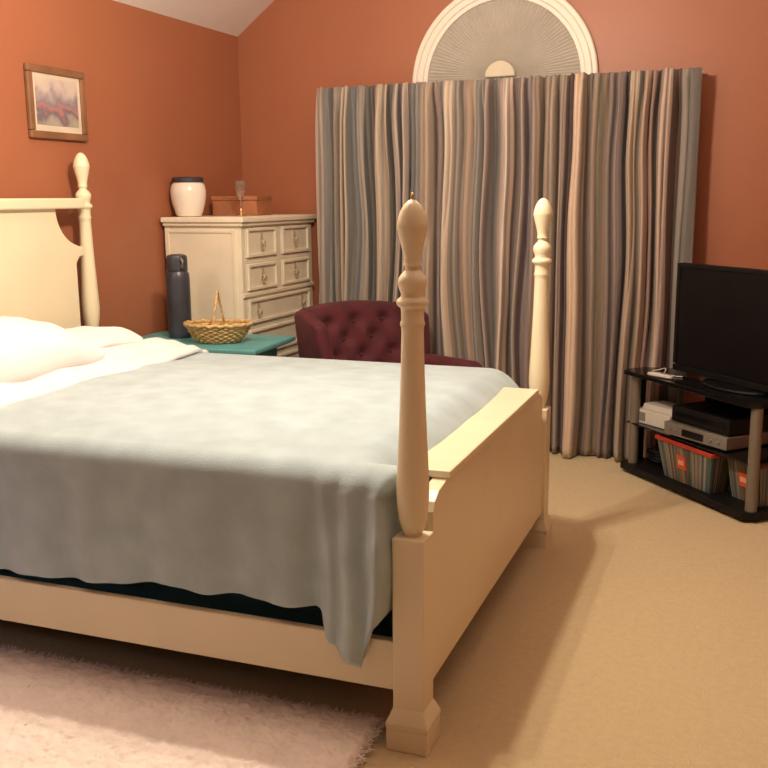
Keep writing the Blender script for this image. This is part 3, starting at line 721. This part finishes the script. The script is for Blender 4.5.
# storage bins with striped sides
rnd = random.Random(11)
pal = [(0.05,0.14,0.15),(0.30,0.22,0.12),(0.42,0.34,0.18),(0.06,0.09,0.13),(0.34,0.12,0.07),(0.20,0.24,0.16),(0.46,0.38,0.28),(0.08,0.12,0.10),(0.26,0.19,0.16),(0.12,0.20,0.22)]
def bin_(s, d, wb_, wt, hgt, rz, rimmat, label, seed, mark_s):
    r = random.Random(seed)
    o = rack_thing('storage_bin', s, d, 0.053, rz); tag(o, label, 'storage bin', 'striped storage bins on the bottom shelf')
    segs = []; u = 0.0; last = None
    while u < 1:
        w = r.uniform(0.014, 0.042); c = r.choice([p for p in pal if p != last]); last = c; c = tuple(0.62 * q for q in c)
        segs.append((u, min(1, u + w), c)); u += w
    if segs[-1][1] - segs[-1][0] < 0.004: segs.pop(); segs[-1] = (segs[-1][0], 1, segs[-1][2])
    hb_, ht = wb_ / 2, wt / 2; db, dt = 0.085, 0.115
    m = MB(); loops = []
    # open tapered shell: four walls and a floor
    bot = [(-hb_, -db), (hb_, -db), (hb_, db), (-hb_, db)]; top = [(-ht, -dt), (ht, -dt), (ht, dt), (-ht, dt)]
    vs = []; fs = []; uvs = []
    G = 10
    for k in range(4):
        a, b2 = bot[k], bot[(k+1) % 4]; c, dd = top[k], top[(k+1) % 4]; n0 = len(vs)
        for i in range(G + 1):
            for j in range(G + 1):
                p, q = i / G, j / G
                vs.append((lerp(lerp(a[0], b2[0], p), lerp(c[0], dd[0], p), q), lerp(lerp(a[1], b2[1], p), lerp(c[1], dd[1], p), q), hgt * q)); uvs.append((0.002 + 0.996 * p, q))
        for i in range(G):
            for j in range(G):
                w0 = n0 + i * (G + 1) + j; fs.append((w0, w0 + G + 1, w0 + G + 2, w0 + 1))
    for k in range(0):
        a, b2 = bot[k], bot[(k+1) % 4]; c, dd = top[k], top[(k+1) % 4]; n0 = len(vs)
        vs += [(a[0], a[1], 0), (b2[0], b2[1], 0), (dd[0], dd[1], hgt), (c[0], c[1], hgt)]; uvs += [(0.002, 0), (0.998, 0), (0.998, 1), (0.002, 1)]
        fs.append((n0, n0+1, n0+2, n0+3))
    n0 = len(vs); vs += [(p[0], p[1], 0.001) for p in bot]; uvs += [(0.5, 0.5)] * 4; fs.append((n0, n0+1, n0+2, n0+3))
    m.add(vs, fs)
    # subdivide front so the stripes converge evenly
    body = m.build('striped_wall', stripes_mat('striped_bin_print', segs, 0.5), o, solid=0.004, uvf=lambda i: uvs[i], fixn=False)
    mm = MB()
    for q in ((-ht-.006, ht+.006, -dt-.008, -dt+.004), (-ht-.006, ht+.006, dt-.004, dt+.008), (-ht-.008, -ht+.004, -dt, dt), (ht-.004, ht+.008, -dt, dt)):
        mm.box(q[0], q[1], q[2], q[3], hgt - 0.016, hgt + 0.004)
    mm.build('rim', rimmat, o, bevel=0.003)
    # square emblem on the sloping front
    sl = math.atan2(dt - db, hgt); ms = mark_s
    e1 = MB().box(-0.032, 0.032, -0.002, 0.002, -0.034, 0.034).build('emblem', 'orange_mark', o, bevel=0.001)
    e1.location = (ms, -(db + (dt - db) * 0.52) - 0.0045, hgt * 0.52); e1.rotation_euler = (sl, 0, 0)
    e2 = MB().box(-0.020, 0.020, -0.001, 0.001, -0.011, 0.013).build('emblem_mark', 'pale_mark', e1, bevel=0.0005)
    e2.location = (0, -0.003, 0)
bin_(0.505, 0.140, 0.335, 0.415, 0.203, 0.0, 'red', 'striped storage bin with a bright red rim and emblem on the bottom shelf', 5, -0.02)
bin_(0.835, 0.215, 0.18, 0.215, 0.203, 0.0, 'red_dark', 'darker striped storage bin behind the right silver post on the bottom shelf', 9, 0.0)
# stack of dark things at the left of the bottom shelf
m = MB(); pts = []
for k in range(220):
    t = k / 219; a = t * 2 * PI * 5; r = 0.050 + 0.012 * math.sin(t * 23)
    pts.append((r * math.cos(a) * 1.1, r * math.sin(a) * 0.7, 0.006 + 0.07 * t + 0.006 * math.sin(a * 3)))
m.tube(pts, 0.005, 6)
cc = m.build('coiled_cable', 'black', smooth=True); q = rack_thing('tmp', 0.155, 0.14, 0.054); cc.location = q.location; cc.rotation_euler = q.rotation_euler; bpy.data.objects.remove(q)
tag(cc, 'coil of black cable at the left of the bottom shelf', 'cable')

# ------------------------------------------------------------------ lights
def point(name, loc, power, col, r):
    l = bpy.data.lights.new(name, 'POINT'); l.energy = power; l.color = col; l.shadow_soft_size = r
    o = bpy.data.objects.new(name, l); COL.objects.link(o); o.location = loc; return o
WARM = (1.0, 0.86, 0.68)
for k, (dx, dy, pw) in enumerate(((0.07, -0.04, 62), (-0.12, -0.03, 48), (0.02, 0.11, 48))):
    point('ceiling_lamp', (-1.40 + dx, 2.88 + dy, 2.5), pw, WARM, 0.03)
point('added_warm_light', (-2.80, 2.30, 1.95), 20, (1.0, 0.84, 0.64), 0.09)  # added unseen warm light, brightens the left wall and pillows
point('added_cool_light', (-2.45, 1.55, 0.60), 1.6, (0.72, 0.80, 1.0), 0.05)  # added unseen cool light for a bluish cast on the near blanket side
w = bpy.data.worlds.new('night'); scn.world = w; w.use_nodes = True
w.node_tree.nodes['Background'].inputs['Color'].default_value = (0.01, 0.01, 0.012, 1)

# ------------------------------------------------------------------ camera
f_px, pit, yaw, rol = 960.51, math.radians(10.9407), math.radians(22.0083), math.radians(-0.4538)
Fv = Vector((-math.sin(yaw) * math.cos(pit), math.cos(yaw) * math.cos(pit), -math.sin(pit)))
R0 = Vector((math.cos(yaw), math.sin(yaw), 0)); U0 = R0.cross(Fv)
Rv = R0 * math.cos(rol) + U0 * math.sin(rol); Uv = U0 * math.cos(rol) - R0 * math.sin(rol)
cd = bpy.data.cameras.new('camera'); cam = bpy.data.objects.new('camera', cd); COL.objects.link(cam)
cam.matrix_world = Matrix(((Rv.x, Uv.x, -Fv.x, 0), (Rv.y, Uv.y, -Fv.y, 0), (Rv.z, Uv.z, -Fv.z, 1.45), (0, 0, 0, 1)))
cd.sensor_width = 36; cd.lens = f_px / 768 * 36; cd.clip_start = 0.05
scn.camera = cam
vs_ = scn.view_settings
vs_.view_transform = 'Standard'; vs_.look = 'None'; vs_.gamma = 1; vs_.exposure = 0.0; vs_.use_curve_mapping = False
